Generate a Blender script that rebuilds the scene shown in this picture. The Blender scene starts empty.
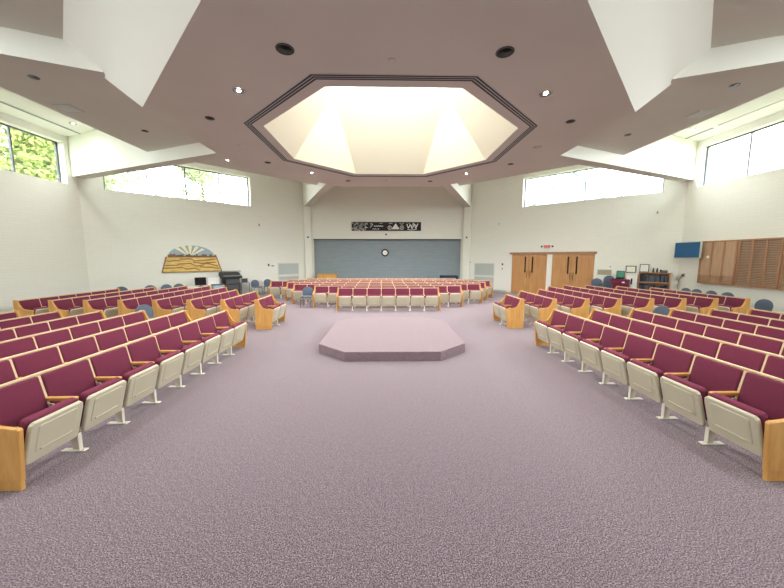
import bpy, bmesh, math, random
from mathutils import Matrix, Vector
random.seed(7)
PI = math.pi
S2 = math.sqrt(.5)
SC = bpy.context.scene
COL = SC.collection
CY = 8.25          # room centre (0, CY)
AP = 12.55         # apothem of the octagonal room
T8 = math.tan(math.radians(22.5))

# ------------------------------------------------------------------ materials
def srgb(r, g, b):
    def f(c):
        c /= 255.
        return c / 12.92 if c <= .04045 else ((c + .055) / 1.055) ** 2.4
    return (f(r), f(g), f(b), 1)

def mat(name, col, rough=.6, metal=0., bump=None, var=None, spec=.5):
    """var=(scale vector, second colour, detail) mixes two colours by noise; bump=(scale, strength)"""
    m = bpy.data.materials.new(name)
    m.use_nodes = True
    nt = m.node_tree
    b = nt.nodes['Principled BSDF']
    b.inputs['Base Color'].default_value = col
    b.inputs['Roughness'].default_value = rough
    b.inputs['Metallic'].default_value = metal
    b.inputs['Specular IOR Level'].default_value = spec
    tc = nt.nodes.new('ShaderNodeTexCoord')
    if var:
        mp = nt.nodes.new('ShaderNodeMapping')
        mp.inputs['Scale'].default_value = var[0]
        nt.links.new(tc.outputs['Object'], mp.inputs['Vector'])
        n = nt.nodes.new('ShaderNodeTexNoise')
        n.inputs['Scale'].default_value = 1.
        n.inputs['Detail'].default_value = var[2]
        n.inputs['Roughness'].default_value = .65
        nt.links.new(mp.outputs['Vector'], n.inputs['Vector'])
        r = nt.nodes.new('ShaderNodeValToRGB')
        r.color_ramp.elements[0].position = var[3] if len(var) > 3 else .35
        r.color_ramp.elements[1].position = var[4] if len(var) > 4 else .65
        r.color_ramp.elements[0].color = col
        r.color_ramp.elements[1].color = var[1]
        nt.links.new(n.outputs['Fac'], r.inputs['Fac'])
        nt.links.new(r.outputs['Color'], b.inputs['Base Color'])
    if bump:
        n2 = nt.nodes.new('ShaderNodeTexNoise')
        n2.inputs['Scale'].default_value = bump[0]
        n2.inputs['Detail'].default_value = 3
        nt.links.new(tc.outputs['Object'], n2.inputs['Vector'])
        bp = nt.nodes.new('ShaderNodeBump')
        bp.inputs['Strength'].default_value = bump[1]
        bp.inputs['Distance'].default_value = .01
        nt.links.new(n2.outputs['Fac'], bp.inputs['Height'])
        nt.links.new(bp.outputs['Normal'], b.inputs['Normal'])
    return m

def brick_mat(name, c1, c2, mortar, w=.4, h=.1, bump=.25, rough=.8):
    m = bpy.data.materials.new(name)
    m.use_nodes = True
    nt = m.node_tree
    b = nt.nodes['Principled BSDF']
    b.inputs['Roughness'].default_value = rough
    b.inputs['Specular IOR Level'].default_value = .25
    tc = nt.nodes.new('ShaderNodeTexCoord')
    sp = nt.nodes.new('ShaderNodeSeparateXYZ')
    cb = nt.nodes.new('ShaderNodeCombineXYZ')
    nt.links.new(tc.outputs['Object'], sp.inputs[0])
    nt.links.new(sp.outputs['X'], cb.inputs['X'])
    nt.links.new(sp.outputs['Z'], cb.inputs['Y'])
    br = nt.nodes.new('ShaderNodeTexBrick')
    br.inputs['Scale'].default_value = 1
    br.inputs['Brick Width'].default_value = w
    br.inputs['Row Height'].default_value = h
    br.inputs['Mortar Size'].default_value = .007
    br.inputs['Mortar Smooth'].default_value = .6
    br.inputs['Color1'].default_value = c1
    br.inputs['Color2'].default_value = c2
    br.inputs['Mortar'].default_value = mortar
    nt.links.new(cb.outputs[0], br.inputs['Vector'])
    nt.links.new(br.outputs['Color'], b.inputs['Base Color'])
    bp = nt.nodes.new('ShaderNodeBump')
    bp.inputs['Strength'].default_value = bump
    bp.inputs['Distance'].default_value = .01
    bp.invert = True
    nt.links.new(br.outputs['Fac'], bp.inputs['Height'])
    nt.links.new(bp.outputs['Normal'], b.inputs['Normal'])
    return m

M = {}
M['wall'] = brick_mat('painted_brick', srgb(240, 240, 232), srgb(238, 238, 230), srgb(232, 232, 223), bump=.12)
M['cream'] = mat('cream_plaster', srgb(238, 237, 228), .85, bump=(40, .05), spec=.2)
M['white'] = mat('white_trim', srgb(238, 237, 230), .6)
M['ceiling_grey'] = mat('soffit_grey', srgb(214, 212, 202), .9, var=((.6, .6, .6), srgb(210, 208, 198), 2), spec=.15)  # even grey for undersides, a little darker than the cream side faces
M['shaft'] = mat('shaft_plaster', srgb(240, 235, 218), .9, bump=(30, .05), spec=.2)
M['partition'] = brick_mat('slate_blue_brick', srgb(146, 157, 162), srgb(140, 152, 158), srgb(126, 138, 145), .4, .1, .3, .55)
M['oak'] = mat('honey_oak', srgb(216, 166, 96), .38, var=((14, 14, 2.2), srgb(200, 145, 78), 4))
M['oak_light'] = mat('pale_highlit_oak', srgb(230, 208, 172), .4, var=((10, 1.5, 10), srgb(222, 194, 150), 3))  # pale oak, lightened further to carry the highlight on the top rails
M['oak_door'] = mat('oak_door', srgb(200, 150, 96), .42, var=((16, 16, 1.2), srgb(182, 130, 78), 4))
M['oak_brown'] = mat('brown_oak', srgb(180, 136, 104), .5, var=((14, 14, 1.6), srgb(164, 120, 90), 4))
M['oak_panel'] = mat('tan_oak', srgb(198, 164, 136), .5, var=((14, 14, 1.6), srgb(186, 152, 122), 4))
M['panel_back'] = mat('grey_brown_backing', srgb(128, 112, 106), .8)
M['burgundy'] = mat('burgundy_fabric', srgb(124, 52, 76), .85, bump=(500, .3), var=((160, 160, 160), srgb(108, 43, 66), 2), spec=.25)
M['shell'] = mat('cream_plastic', srgb(198, 190, 167), .38)
M['leg_metal'] = mat('cream_enamel', srgb(224, 219, 205), .35)
M['chrome'] = mat('chrome', srgb(200, 200, 200), .2, 1.)
M['black'] = mat('black_plastic', srgb(22, 22, 24), .4)
M['darkgrey'] = mat('dark_grey_metal', srgb(70, 72, 76), .45)
M['bronze'] = mat('dark_window_frame', srgb(88, 92, 98), .4)
M['grille'] = mat('grey_grille', srgb(196, 202, 198), .5)
M['grille_frame'] = mat('pale_grille_frame', srgb(222, 223, 216), .5)
M['blue_fabric'] = mat('blue_grey_fabric', srgb(98, 110, 128), .8, bump=(300, .2), var=((90, 90, 90), srgb(84, 96, 114), 2))
M['screen'] = mat('blue_screen', srgb(44, 100, 148), .18)  # sky reflection coloured into the television screen
M['dark_screen'] = mat('dark_screen', srgb(18, 20, 24), .15)
M['red_sign'] = mat('exit_face', srgb(235, 150, 150), .4)
M['red'] = mat('exit_letters', srgb(205, 40, 50), .4)
M['paper'] = mat('paper', srgb(240, 240, 236), .7)
M['green'] = mat('teal_card', srgb(70, 150, 130), .5)
M['tan'] = mat('tan_cork', srgb(176, 170, 146), .8, var=((60, 60, 60), srgb(160, 152, 128), 3))
M['navy'] = mat('navy_cloth', srgb(32, 44, 74), .7)
M['gold'] = mat('gold_wood', srgb(236, 206, 124), .35, .15, var=((3, 3, 12), srgb(206, 164, 80), 3))
M['brown'] = mat('brown_inlay', srgb(128, 92, 58), .5)
M['sky_blue'] = mat('pale_blue_inlay', srgb(160, 182, 194), .5)
M['cream_ray'] = mat('cream_inlay', srgb(246, 238, 196), .5)
M['bark'] = mat('bark', srgb(96, 80, 62), .9, var=((6, 6, 1), srgb(70, 58, 46), 3))
M['leaf_a'] = mat('yellow_green_leaf', srgb(146, 154, 78), .6, var=((2, 2, 2), srgb(112, 130, 66), 3))
M['leaf_b'] = mat('pale_green_leaf', srgb(110, 130, 96), .6, var=((2, 2, 2), srgb(134, 134, 90), 3))
M['lawn'] = mat('lawn_grass', srgb(112, 116, 92), .95, var=((1.5, 1.5, 1.5), srgb(94, 100, 74), 4))
M['lamp'] = mat('lamp_glass', srgb(250, 245, 230), .4)
nt = M['lamp'].node_tree
nt.nodes['Principled BSDF'].inputs['Emission Color'].default_value = (1, .93, .8, 1)
nt.nodes['Principled BSDF'].inputs['Emission Strength'].default_value = 2

def carpet(name, dark, mid, light):
    m = bpy.data.materials.new(name)
    m.use_nodes = True
    nt = m.node_tree
    b = nt.nodes['Principled BSDF']
    b.inputs['Roughness'].default_value = 1
    b.inputs['Specular IOR Level'].default_value = .05
    b.inputs['Sheen Weight'].default_value = .25
    tc = nt.nodes.new('ShaderNodeTexCoord')
    n = nt.nodes.new('ShaderNodeTexNoise')
    n.inputs['Scale'].default_value = 105
    n.inputs['Detail'].default_value = 3
    n.inputs['Roughness'].default_value = .75
    nt.links.new(tc.outputs['Object'], n.inputs['Vector'])
    r = nt.nodes.new('ShaderNodeValToRGB')
    e = r.color_ramp.elements
    e[0].position = .40; e[0].color = dark
    e[1].position = .62; e[1].color = light
    k = e.new(.5); k.color = mid
    nt.links.new(n.outputs['Fac'], r.inputs['Fac'])
    n2 = nt.nodes.new('ShaderNodeTexNoise')
    n2.inputs['Scale'].default_value = 24
    n2.inputs['Detail'].default_value = 4
    n2.inputs['Roughness'].default_value = .8
    nt.links.new(tc.outputs['Object'], n2.inputs['Vector'])
    r2 = nt.nodes.new('ShaderNodeValToRGB')
    r2.color_ramp.elements[0].position = .4; r2.color_ramp.elements[0].color = (.76, .75, .76, 1)
    r2.color_ramp.elements[1].position = .6; r2.color_ramp.elements[1].color = (1, 1, 1, 1)
    nt.links.new(n2.outputs['Fac'], r2.inputs['Fac'])
    mx = nt.nodes.new('ShaderNodeMix'); mx.data_type = 'RGBA'; mx.blend_type = 'MULTIPLY'
    mx.inputs['Factor'].default_value = 1
    nt.links.new(r.outputs['Color'], mx.inputs['A'])
    nt.links.new(r2.outputs['Color'], mx.inputs['B'])
    nt.links.new(mx.outputs['Result'], b.inputs['Base Color'])
    n3 = nt.nodes.new('ShaderNodeTexNoise'); n3.inputs['Scale'].default_value = 300
    nt.links.new(tc.outputs['Object'], n3.inputs['Vector'])
    bp = nt.nodes.new('ShaderNodeBump'); bp.inputs['Strength'].default_value = .15; bp.inputs['Distance'].default_value = .002
    nt.links.new(n3.outputs['Fac'], bp.inputs['Height'])
    nt.links.new(bp.outputs['Normal'], b.inputs['Normal'])
    return m
M['carpet'] = carpet('mauve_carpet', srgb(68, 54, 64), srgb(118, 102, 111), srgb(184, 166, 173))
M['carpet_dais'] = carpet('mauve_dais_carpet', srgb(90, 70, 80), srgb(136, 114, 122), srgb(184, 162, 168))

def glass_mat(name, col):
  g = bpy.data.materials.new(name); g.use_nodes = True
  nt = g.node_tree; nt.nodes.clear()
  o_ = nt.nodes.new('ShaderNodeOutputMaterial'); mx = nt.nodes.new('ShaderNodeMixShader')
  tr = nt.nodes.new('ShaderNodeBsdfTransparent'); tr.inputs[0].default_value = col
  gl = nt.nodes.new('ShaderNodeBsdfGlossy'); gl.inputs['Roughness'].default_value = .02
  mx.inputs[0].default_value = .05
  nt.links.new(tr.outputs[0], mx.inputs[1]); nt.links.new(gl.outputs[0], mx.inputs[2]); nt.links.new(mx.outputs[0], o_.inputs[0])
  return g
# tinted glazing: one slab has two faces, so each passes the square root of the tint
M['glass'] = glass_mat('window_glass', (.80, .82, .81, 1))
M['skylight_glass'] = glass_mat('tinted_skylight_glass', (.60, .60, .575, 1))

# ------------------------------------------------------------------ helpers
def link(name, bm, mats, parent=None, smooth=False):
    bmesh.ops.recalc_face_normals(bm, faces=bm.faces)
    me = bpy.data.meshes.new(name)
    bm.to_mesh(me); bm.free()
    if not isinstance(mats, (list, tuple)):
        mats = [mats]
    for m in mats:
        me.materials.append(M[m] if isinstance(m, str) else m)
    if smooth:
        for p in me.polygons:
            p.use_smooth = True
    o = bpy.data.objects.new(name, me)
    COL.objects.link(o)
    if parent:
        o.parent = parent
    return o

def struct(o):
    o['kind'] = 'structure'
    return o

def tag(o, label, cat, group=None, kind=None):
    o['label'] = label; o['category'] = cat
    if group: o['group'] = group
    if kind: o['kind'] = kind
    return o

def thing(name, label, cat, loc=(0, 0, 0), rz=0., group=None):
    o = bpy.data.objects.new(name, None)
    o.empty_display_size = .1
    COL.objects.link(o)
    o.location = loc; o.rotation_euler = (0, 0, rz)
    return tag(o, label, cat, group)

def dup(src, loc=None, rz=None, label=None, group=None, parent=None):
    c = src.copy(); COL.objects.link(c)
    if parent is not None:
        c.parent = parent
    if loc is not None: c.location = loc
    if rz is not None: c.rotation_euler = (0, 0, rz)
    if label: c['label'] = label
    if group: c['group'] = group
    for ch in list(src.children):
        dup(ch, parent=c)
    return c

def box(bm, x0, x1, y0, y1, z0, z1, mi=0, M4=None):
    vs = [bm.verts.new((x, y, z)) for x in (x0, x1) for y in (y0, y1) for z in (z0, z1)]
    fs = []
    for f in ((0, 1, 3, 2), (4, 6, 7, 5), (0, 4, 5, 1), (2, 3, 7, 6), (0, 2, 6, 4), (1, 5, 7, 3)):
        fc = bm.faces.new([vs[i] for i in f]); fc.material_index = mi; fs.append(fc)
    if M4 is not None:
        bmesh.ops.transform(bm, matrix=M4, verts=vs)
    return vs, fs

def rbox(bm, x0, x1, y0, y1, z0, z1, r=.01, seg=2, M4=None):
    vs, fs = box(bm, x0, x1, y0, y1, z0, z1)
    es = list({e for f in fs for e in f.edges})
    res = bmesh.ops.bevel(bm, geom=es, offset=r, segments=seg, affect='EDGES', profile=.5)
    if M4 is not None:
        nv = set(res['verts']) | {v for v in vs if v.is_valid}
        nv |= {v for f in res['faces'] for v in f.verts}
        bmesh.ops.transform(bm, matrix=M4, verts=list(nv))

def prism(bm, pts, y0, y1, axis='y', mi=0, bevel=0., seg=2, M4=None):
    """extrude a 2-D outline: axis y: pts are (x,z); axis z: pts (x,y); axis x: pts (y,z)"""
    def P(a, b, c):
        return {'y': (a, c, b), 'z': (a, b, c), 'x': (c, a, b)}[axis]
    A = [bm.verts.new(P(p[0], p[1], y0)) for p in pts]
    B = [bm.verts.new(P(p[0], p[1], y1)) for p in pts]
    f1 = bm.faces.new(A); f2 = bm.faces.new(B[::-1])
    fs = [f1, f2]
    n = len(pts)
    for i in range(n):
        fs.append(bm.faces.new((A[i], A[(i + 1) % n], B[(i + 1) % n], B[i])))
    for f in fs: f.material_index = mi
    nv = set(A + B)
    if bevel:
        es = list(set(f1.edges) | set(f2.edges))
        res = bmesh.ops.bevel(bm, geom=es, offset=bevel, segments=seg, affect='EDGES', profile=.5)
        nv = {v for v in nv if v.is_valid} | set(res['verts']) | {v for f in res['faces'] for v in f.verts}
    if M4 is not None:
        bmesh.ops.transform(bm, matrix=M4, verts=list(nv))
    return list(nv)

def rrect(w, h, r, n=4, x0=None, y0=0):
    x0 = -w / 2 if x0 is None else x0
    out = []
    for cx, cy, a0 in ((x0 + w - r, y0 + r, -90), (x0 + w - r, y0 + h - r, 0), (x0 + r, y0 + h - r, 90), (x0 + r, y0 + r, 180)):
        for i in range(n + 1):
            a = math.radians(a0 + 90 * i / n)
            out.append((cx + r * math.cos(a), cy + r * math.sin(a)))
    return out

def tube(bm, pts, r, n=8, cap=True):
    rings = []
    for i, p in enumerate(pts):
        p = Vector(p)
        d = (Vector(pts[min(i + 1, len(pts) - 1)]) - Vector(pts[max(i - 1, 0)])).normalized()
        u = d.orthogonal().normalized() if abs(d.z) < .9 else Vector((1, 0, 0))
        u = (u - d * u.dot(d)).normalized()
        if i:
            pu = rings[-1][1]; u = (pu - d * pu.dot(d)).normalized()
        v = d.cross(u)
        rings.append(([bm.verts.new(p + r * (math.cos(2 * PI * k / n) * u + math.sin(2 * PI * k / n) * v)) for k in range(n)], u))
    for a, b in zip(rings, rings[1:]):
        for k in range(n):
            bm.faces.new((a[0][k], a[0][(k + 1) % n], b[0][(k + 1) % n], b[0][k]))
    if cap:
        bm.faces.new(rings[0][0][::-1]); bm.faces.new(rings[-1][0])

def lathe(bm, prof, c=(0, 0, 0), n=24, mi=0, axis='z'):
    rings = []
    for r, z in prof:
        ring = []
        for k in range(n):
            a = 2 * PI * k / n
            if axis == 'z':
                ring.append(bm.verts.new((c[0] + r * math.cos(a), c[1] + r * math.sin(a), c[2] + z)))
            else:
                ring.append(bm.verts.new((c[0] + r * math.cos(a), c[1] + z, c[2] + r * math.sin(a))))
        rings.append(ring)
    for a, b in zip(rings, rings[1:]):
        for k in range(n):
            f = bm.faces.new((a[k], a[(k + 1) % n], b[(k + 1) % n], b[k])); f.material_index = mi
    for rg, pr in ((rings[0], prof[0]), (rings[-1], prof[-1])):
        if pr[0] > 1e-4:
            f = bm.faces.new(rg); f.material_index = mi

def frame3(o, u, v, w):
    """matrix mapping local (x,y,z) -> o + x*u + y*v + z*w"""
    m = Matrix.Identity(4)
    for i, a in enumerate((u, v, w, o)):
        a = Vector(a)
        for j in range(3): m[j][i] = a[j]
    return m

def octv(ap):     # vertices of an octagon of apothem ap round the room centre; bay i between v[i], v[i+1]
    R = ap / math.cos(math.radians(22.5))
    return [(R * math.cos(math.radians(22.5 + 45 * k)), CY + R * math.sin(math.radians(22.5 + 45 * k))) for k in range(8)]

def oct_ring(bm, a0, a1, z0, z1, side=0, bottom=0):
    A, B = octv(a0), octv(a1)
    q = [[bm.verts.new((p[0], p[1], z)) for p in ring] for ring, z in ((A, z0), (B, z0), (A, z1), (B, z1))]
    for k in range(8):
        j = (k + 1) % 8
        f = bm.faces.new((q[0][k], q[0][j], q[1][j], q[1][k])); f.material_index = bottom
        f = bm.faces.new((q[2][k], q[2][j], q[3][j], q[3][k])); f.material_index = side
        f = bm.faces.new((q[0][k], q[0][j], q[2][j], q[2][k])); f.material_index = side
        f = bm.faces.new((q[1][k], q[1][j], q[3][j], q[3][k])); f.material_index = side

# ------------------------------------------------------------------ the shell of the room
bm = bmesh.new()
prism(bm, octv(AP + .4), -.2, 0, 'z')
struct(link('floor', bm, 'carpet'))
bm = bmesh.new()
prism(bm, [(-70, -60), (70, -60), (70, 80), (-70, 80)], -.7, -.5, 'z')
struct(link('ground', bm, 'lawn'))

HL = AP * T8       # half length of a wall
WT = .32           # thickness
ZC = 6.75          # bay ceiling
SILL, HEAD = 4.93, 6.5
win_n = 0
def wall(name, ang, win=None, panes=4, matname='wall', portal=True):
    """local frame: x along the wall, y outward, z up; origin on the wall's inner face at the floor"""
    global win_n
    bm = bmesh.new()
    L = HL + .14
    holes = []
    if name == 'wall_back':
        box(bm, -L, -4.8, 0, WT, 0, ZC); box(bm, 4.8, L, 0, WT, 0, ZC)
        box(bm, -4.8, 4.8, 0, WT, 3.26, ZC)
    elif win:
        x0, x1 = win
        box(bm, -L, L, 0, WT, 0, SILL); box(bm, -L, L, 0, WT, HEAD, ZC)
        box(bm, -L, x0, 0, WT, SILL, HEAD); box(bm, x1, L, 0, WT, SILL, HEAD)
    else:
        box(bm, -L, L, 0, WT, 0, ZC)
    o = struct(link(name, bm, matname))
    a = math.radians(ang)
    o.location = (AP * math.cos(a), CY + AP * math.sin(a), 0)
    o.rotation_euler = (0, 0, a - PI / 2)
    if win:
        win_n += 1
        w = bpy.data.objects.new('window_%d' % win_n, None); COL.objects.link(w); struct(w)
        w.location = o.location; w.rotation_euler = o.rotation_euler
        fb = bmesh.new()
        y0, y1 = WT - .08, WT - .02
        box(fb, x0, x1, y0, y1, SILL, SILL + .05); box(fb, x0, x1, y0, y1, HEAD - .05, HEAD)
        for k in range(panes + 1):
            xm = x0 + (x1 - x0) * k / panes
            e = .05
            box(fb, max(x0, xm - e / 2 if 0 < k < panes else xm - (0 if k == 0 else .06)), min(x1, xm + e / 2 if 0 < k < panes else xm + (.06 if k == 0 else 0)), y0 - .005, y1 + .005, SILL, HEAD)
        link('window_frame', fb, 'bronze', w)
        for k in range(panes):
            gb = bmesh.new()
            xa = x0 + (x1 - x0) * k / panes + .03; xb = x0 + (x1 - x0) * (k + 1) / panes - .03
            box(gb, xa, xb, WT - .055, WT - .045, SILL + .05, HEAD - .05)
            link('window_pane', gb, 'glass', w)
        lt = bpy.data.lights.new('daylight_portal', 'AREA')
        lt.shape = 'RECTANGLE'; lt.size = x1 - x0; lt.size_y = HEAD - SILL
        lt.cycles.is_portal = True
        lo = bpy.data.objects.new('daylight_portal', lt); COL.objects.link(lo)
        n = Vector((math.cos(a), math.sin(a), 0)); t = Vector((math.sin(a), -math.cos(a), 0))
        c = Vector(o.location) + n * (WT + .04) + t * ((x0 + x1) / 2); c.z = (SILL + HEAD) / 2
        lo.location = c
        lo.rotation_euler = (-n).to_track_quat('-Z', 'Y').to_euler()
    return o
W_back = wall('wall_back', 90)
W_right_back = wall('wall_back_right', 45, (-1.7, 4.42), 4)
W_left_back = wall('wall_back_left', 135, (-4.42, 1.7), 4)
W_right = wall('wall_right', 0, (-4.78, 4.6), 6)
W_left = wall('wall_left', 180, (-4.6, 4.78), 6)
wall('wall_front_right', -45, (-4.4, 4.4), 6)
wall('wall_front_left', 225, (-4.4, 4.4), 6)
wall('wall_front', 270)

# blue partition under the back wall, set back a little
bm = bmesh.new()
box(bm, -4.8, 4.8, .14, .3, 0, 3.26)
o = struct(link('wall_back_recess', bm, 'partition')); o.location = W_back.location
bm = bmesh.new()
box(bm, -4.8, 4.8, .02, .14, 3.2, 3.26)
o = struct(link('trim_1', bm, 'darkgrey')); o.location = W_back.location

# bay ceiling, soffit ring, sloped drum and cap
bm = bmesh.new()
oct_ring(bm, 5.7, AP + .3, ZC, ZC + .12)
struct(link('ceiling', bm, 'cream'))
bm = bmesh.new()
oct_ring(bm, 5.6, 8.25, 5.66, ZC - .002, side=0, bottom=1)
struct(link('ceiling_soffit', bm, ['cream', 'ceiling_grey']))
SQ = 1.65
def oct_to_square(bm, ap, z0, sq, z1):
    V = [bm.verts.new((p[0], p[1], z0)) for p in octv(ap)]           # v0 at 22.5 deg
    Q = [bm.verts.new((sx * sq, CY + sy * sq, z1)) for sx, sy in ((1, 1), (-1, 1), (-1, -1), (1, -1))]
    # axis sides: v7-v0 (right), v1-v2 (back), v3-v4 (left), v5-v6 (front)
    for a, b, s, t in ((7, 0, 3, 0), (1, 2, 0, 1), (3, 4, 1, 2), (5, 6, 2, 3)):
        bm.faces.new((V[a], V[b], Q[t], Q[s]))
    for a, b, s in ((0, 1, 0), (2, 3, 1), (4, 5, 2), (6, 7, 3)):
        bm.faces.new((V[a], V[b], Q[s]))
    return V, Q
# hung octagonal canopy with the skylight shaft
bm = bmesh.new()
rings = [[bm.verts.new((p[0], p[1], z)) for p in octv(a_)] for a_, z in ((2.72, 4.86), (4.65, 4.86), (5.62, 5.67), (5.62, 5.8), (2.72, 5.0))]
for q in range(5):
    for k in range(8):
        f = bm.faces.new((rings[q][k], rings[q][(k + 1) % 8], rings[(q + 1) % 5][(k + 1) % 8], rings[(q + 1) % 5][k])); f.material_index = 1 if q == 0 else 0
struct(link('ceiling_canopy', bm, ['cream', 'ceiling_grey']))
bm = bmesh.new()
oct_to_square(bm, 2.72, 4.862, SQ, 6.85)
struct(link('ceiling_shaft', bm, 'shaft'))
bm = bmesh.new()
for sx, sy in ((1, 0), (-1, 0), (0, 1), (0, -1)):
    if sx: box(bm, sx * SQ - .0 if sx > 0 else -SQ - .08, SQ + .08 if sx > 0 else -SQ, CY - SQ - .08, CY + SQ + .08, 6.85, 7.6)
    else: box(bm, -SQ, SQ, CY + sy * SQ if sy > 0 else CY - SQ - .08, CY + SQ + .08 if sy > 0 else CY - SQ, 6.85, 7.6)
struct(link('trim_2', bm, 'white'))
w = bpy.data.objects.new('window_9', None); COL.objects.link(w); struct(w); w.location = (0, CY, 7.6)
bm = bmesh.new(); box(bm, -SQ, SQ, -SQ, SQ, -.03, -.02); link('window_pane', bm, 'skylight_glass', w)
lt = bpy.data.lights.new('daylight_portal', 'AREA'); lt.shape = 'RECTANGLE'; lt.size = lt.size_y = 2 * SQ; lt.cycles.is_portal = True
lo = bpy.data.objects.new('daylight_portal', lt); COL.objects.link(lo); lo.location = (0, CY, 7.66)

# radial beams
names = ['ceiling_beam'] * 8
for k in range(8):
    a = math.radians(22.5 + 45 * k)
    R1 = (AP + .1) / math.cos(math.radians(22.5))
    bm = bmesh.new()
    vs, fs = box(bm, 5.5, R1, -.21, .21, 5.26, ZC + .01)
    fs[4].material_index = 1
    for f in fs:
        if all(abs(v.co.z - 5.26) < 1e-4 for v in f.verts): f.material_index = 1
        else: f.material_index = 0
    o = struct(link('ceiling_beam', bm, ['cream', 'ceiling_grey']))
    o.location = (0, CY, 0); o.rotation_euler = (0, 0, a)
# piers at the two back corners
for k in (1, 2):
    a = math.radians(22.5 + 45 * k)
    R1 = AP / math.cos(math.radians(22.5))
    bm = bmesh.new(); box(bm, R1 - .32, R1 + .2, -.21, .21, 0, 5.26)
    o = struct(link('pillar', bm, 'cream')); o.location = (0, CY, 0); o.rotation_euler = (0, 0, a)

# baseboards
for i, (nm, ang, segs) in enumerate((('back_left', 135, ((-HL, HL),)), ('back_right', 45, ((-HL, -2.45), (2.05, HL))), ('left', 180, ((-HL, HL),)), ('right', 0, ((-HL, HL),)))):
    bm = bmesh.new()
    for x0, x1 in segs: box(bm, x0, x1, -.015, .002, 0, .1)
    o = struct(link('baseboard_' + nm, bm, 'grille'))
    a = math.radians(ang); o.location = (AP * math.cos(a), CY + AP * math.sin(a), 0); o.rotation_euler = (0, 0, a - PI / 2)

# carpeted octagonal dais
bm = bmesh.new()
prism(bm, [(-.98, 6.2), (.98, 6.2), (1.62, 6.82), (1.62, 9.3), (1.12, 9.92), (-1.12, 9.92), (-1.62, 9.3), (-1.62, 6.82)], 0, .2, 'z', bevel=.012)
tag(link('platform', bm, 'carpet_dais'), 'low eight-sided carpeted platform in the middle of the floor under the skylight', 'platform')

# linear slot diffuser round the opening
t = thing('slot_diffuser', 'eight-sided black slot air diffuser set in the canopy around the skylight opening', 'air vent', (0, 0, 0))
bm = bmesh.new(); oct_ring(bm, 2.93, 3.09, 4.853, 4.8605); link('frame', bm, 'grille', t)
for a0 in (2.938, 2.990, 3.042):
    bm = bmesh.new(); oct_ring(bm, a0, a0 + .034, 4.851, 4.856); link('slot', bm, 'black', t)

# ------------------------------------------------------------------ pews
PITCH = .567
TH = .05
def end_panel_bm():
    pts = [(.004, .09), (.045, .57), (.03, .59), (-.19, .597), (-.25, .612), (-.295, .66), (-.335, .76), (-.362, .865), (-.378, .885), (-.465, .885), (-.478, .87), (-.485, .09)]
    bm = bmesh.new(); prism(bm, pts, 0, TH, 'y', bevel=.014, seg=3); return bm
bup = Vector((-.085, 0, .41)).normalized(); bout = Vector((0, 1, 0)).cross(bup).normalized()   # back: up and outward
if bout.x < 0: bout = -bout
BO = Vector((-.345, 0, .44))
def bmat(y): return frame3(BO + Vector((0, y, 0)), (0, 1, 0), bup, bout)
sup = Vector((.11, 0, .40)).normalized(); sout = Vector((sup.z, 0, -sup.x))                      # flipped seat
SO = Vector((-.075, 0, .19))
def smat(y): return frame3(SO + Vector((0, y, 0)), (0, 1, 0), sup, sout)

def back_cushion_bm():
    bm = bmesh.new()
    prism(bm, rrect(PITCH - .03, .392, .03, 3), .0, .05, 'z', bevel=.018, seg=3)
    bmesh.ops.transform(bm, matrix=bmat(PITCH / 2) @ Matrix.Translation((0, .02, 0)), verts=bm.verts)
    return bm
def shell_bm():
    bm = bmesh.new()
    w, h = .515, .425
    out = [(-w / 2 + .03, 0), (w / 2 - .03, 0), (w / 2 - .008, .02), (w / 2, .06)] + [(w / 2 + .0, h - .07), (w / 2 - .008, h - .025), (w / 2 - .035, h)] + [(-w / 2 + .035, h), (-w / 2 + .008, h - .025), (-w / 2, h - .07), (-w / 2, .06), (-w / 2 + .008, .02)]
    prism(bm, out, 0, .045, 'z', bevel=.016, seg=3)
    # raised field and ledge pressed into the shell
    prism(bm, rrect(w * .74, h * .66, .025, 3, y0=.1), .03, .052, 'z', bevel=.008, seg=2)
    prism(bm, rrect(w * .60, .02, .008, 2, y0=.118), .05, .066, 'z', bevel=.006, seg=2)
    bmesh.ops.transform(bm, matrix=smat(PITCH / 2), verts=bm.verts)
    return bm
def seat_cushion_bm():
    bm = bmesh.new()
    prism(bm, rrect(.50, .40, .04, 4), -.085, -.001, 'z', bevel=.026, seg=3)
    bmesh.ops.transform(bm, matrix=smat(PITCH / 2) @ Matrix.Translation((0, .045, 0)), verts=bm.verts)
    return bm
def armrest_bm():
    bm = bmesh.new()
    prism(bm, [(-.34, .575), (-.08, .572), (-.03, .584), (-.025, .602), (-.05, .612), (-.34, .612)], -.026, .026, 'y', bevel=.008)
    return bm
def leg_bm():
    bm = bmesh.new()
    rbox(bm, -.24, .01, -.03, .03, 0, .012, .003, 1)
    prism(bm, [(-.13, .01), (-.06, .01), (-.085, .2), (-.12, .45), (-.30, .54), (-.34, .54), (-.34, .46), (-.2, .38)], -.006, .006, 'y')
    rbox(bm, -.062, -.045, -.022, .022, .01, .20, .003, 1)
    lathe(bm, [(.012, 0), (.012, .004), (.006, .008)], (-.02, 0, .011), 8)
    return bm
def hinge_bm():
    bm = bmesh.new()
    for s in (-1, 1):
        y = PITCH / 2 + s * .258
        lathe(bm, [(.001, -.012), (.026, -.012), (.026, .012), (.001, .012)], (-.105, y, .245), 12, axis='y')
        lathe(bm, [(.001, -.017), (.012, -.017), (.012, .017), (.001, .017)], (-.105, y, .245), 10, axis='y')
    return bm

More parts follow.
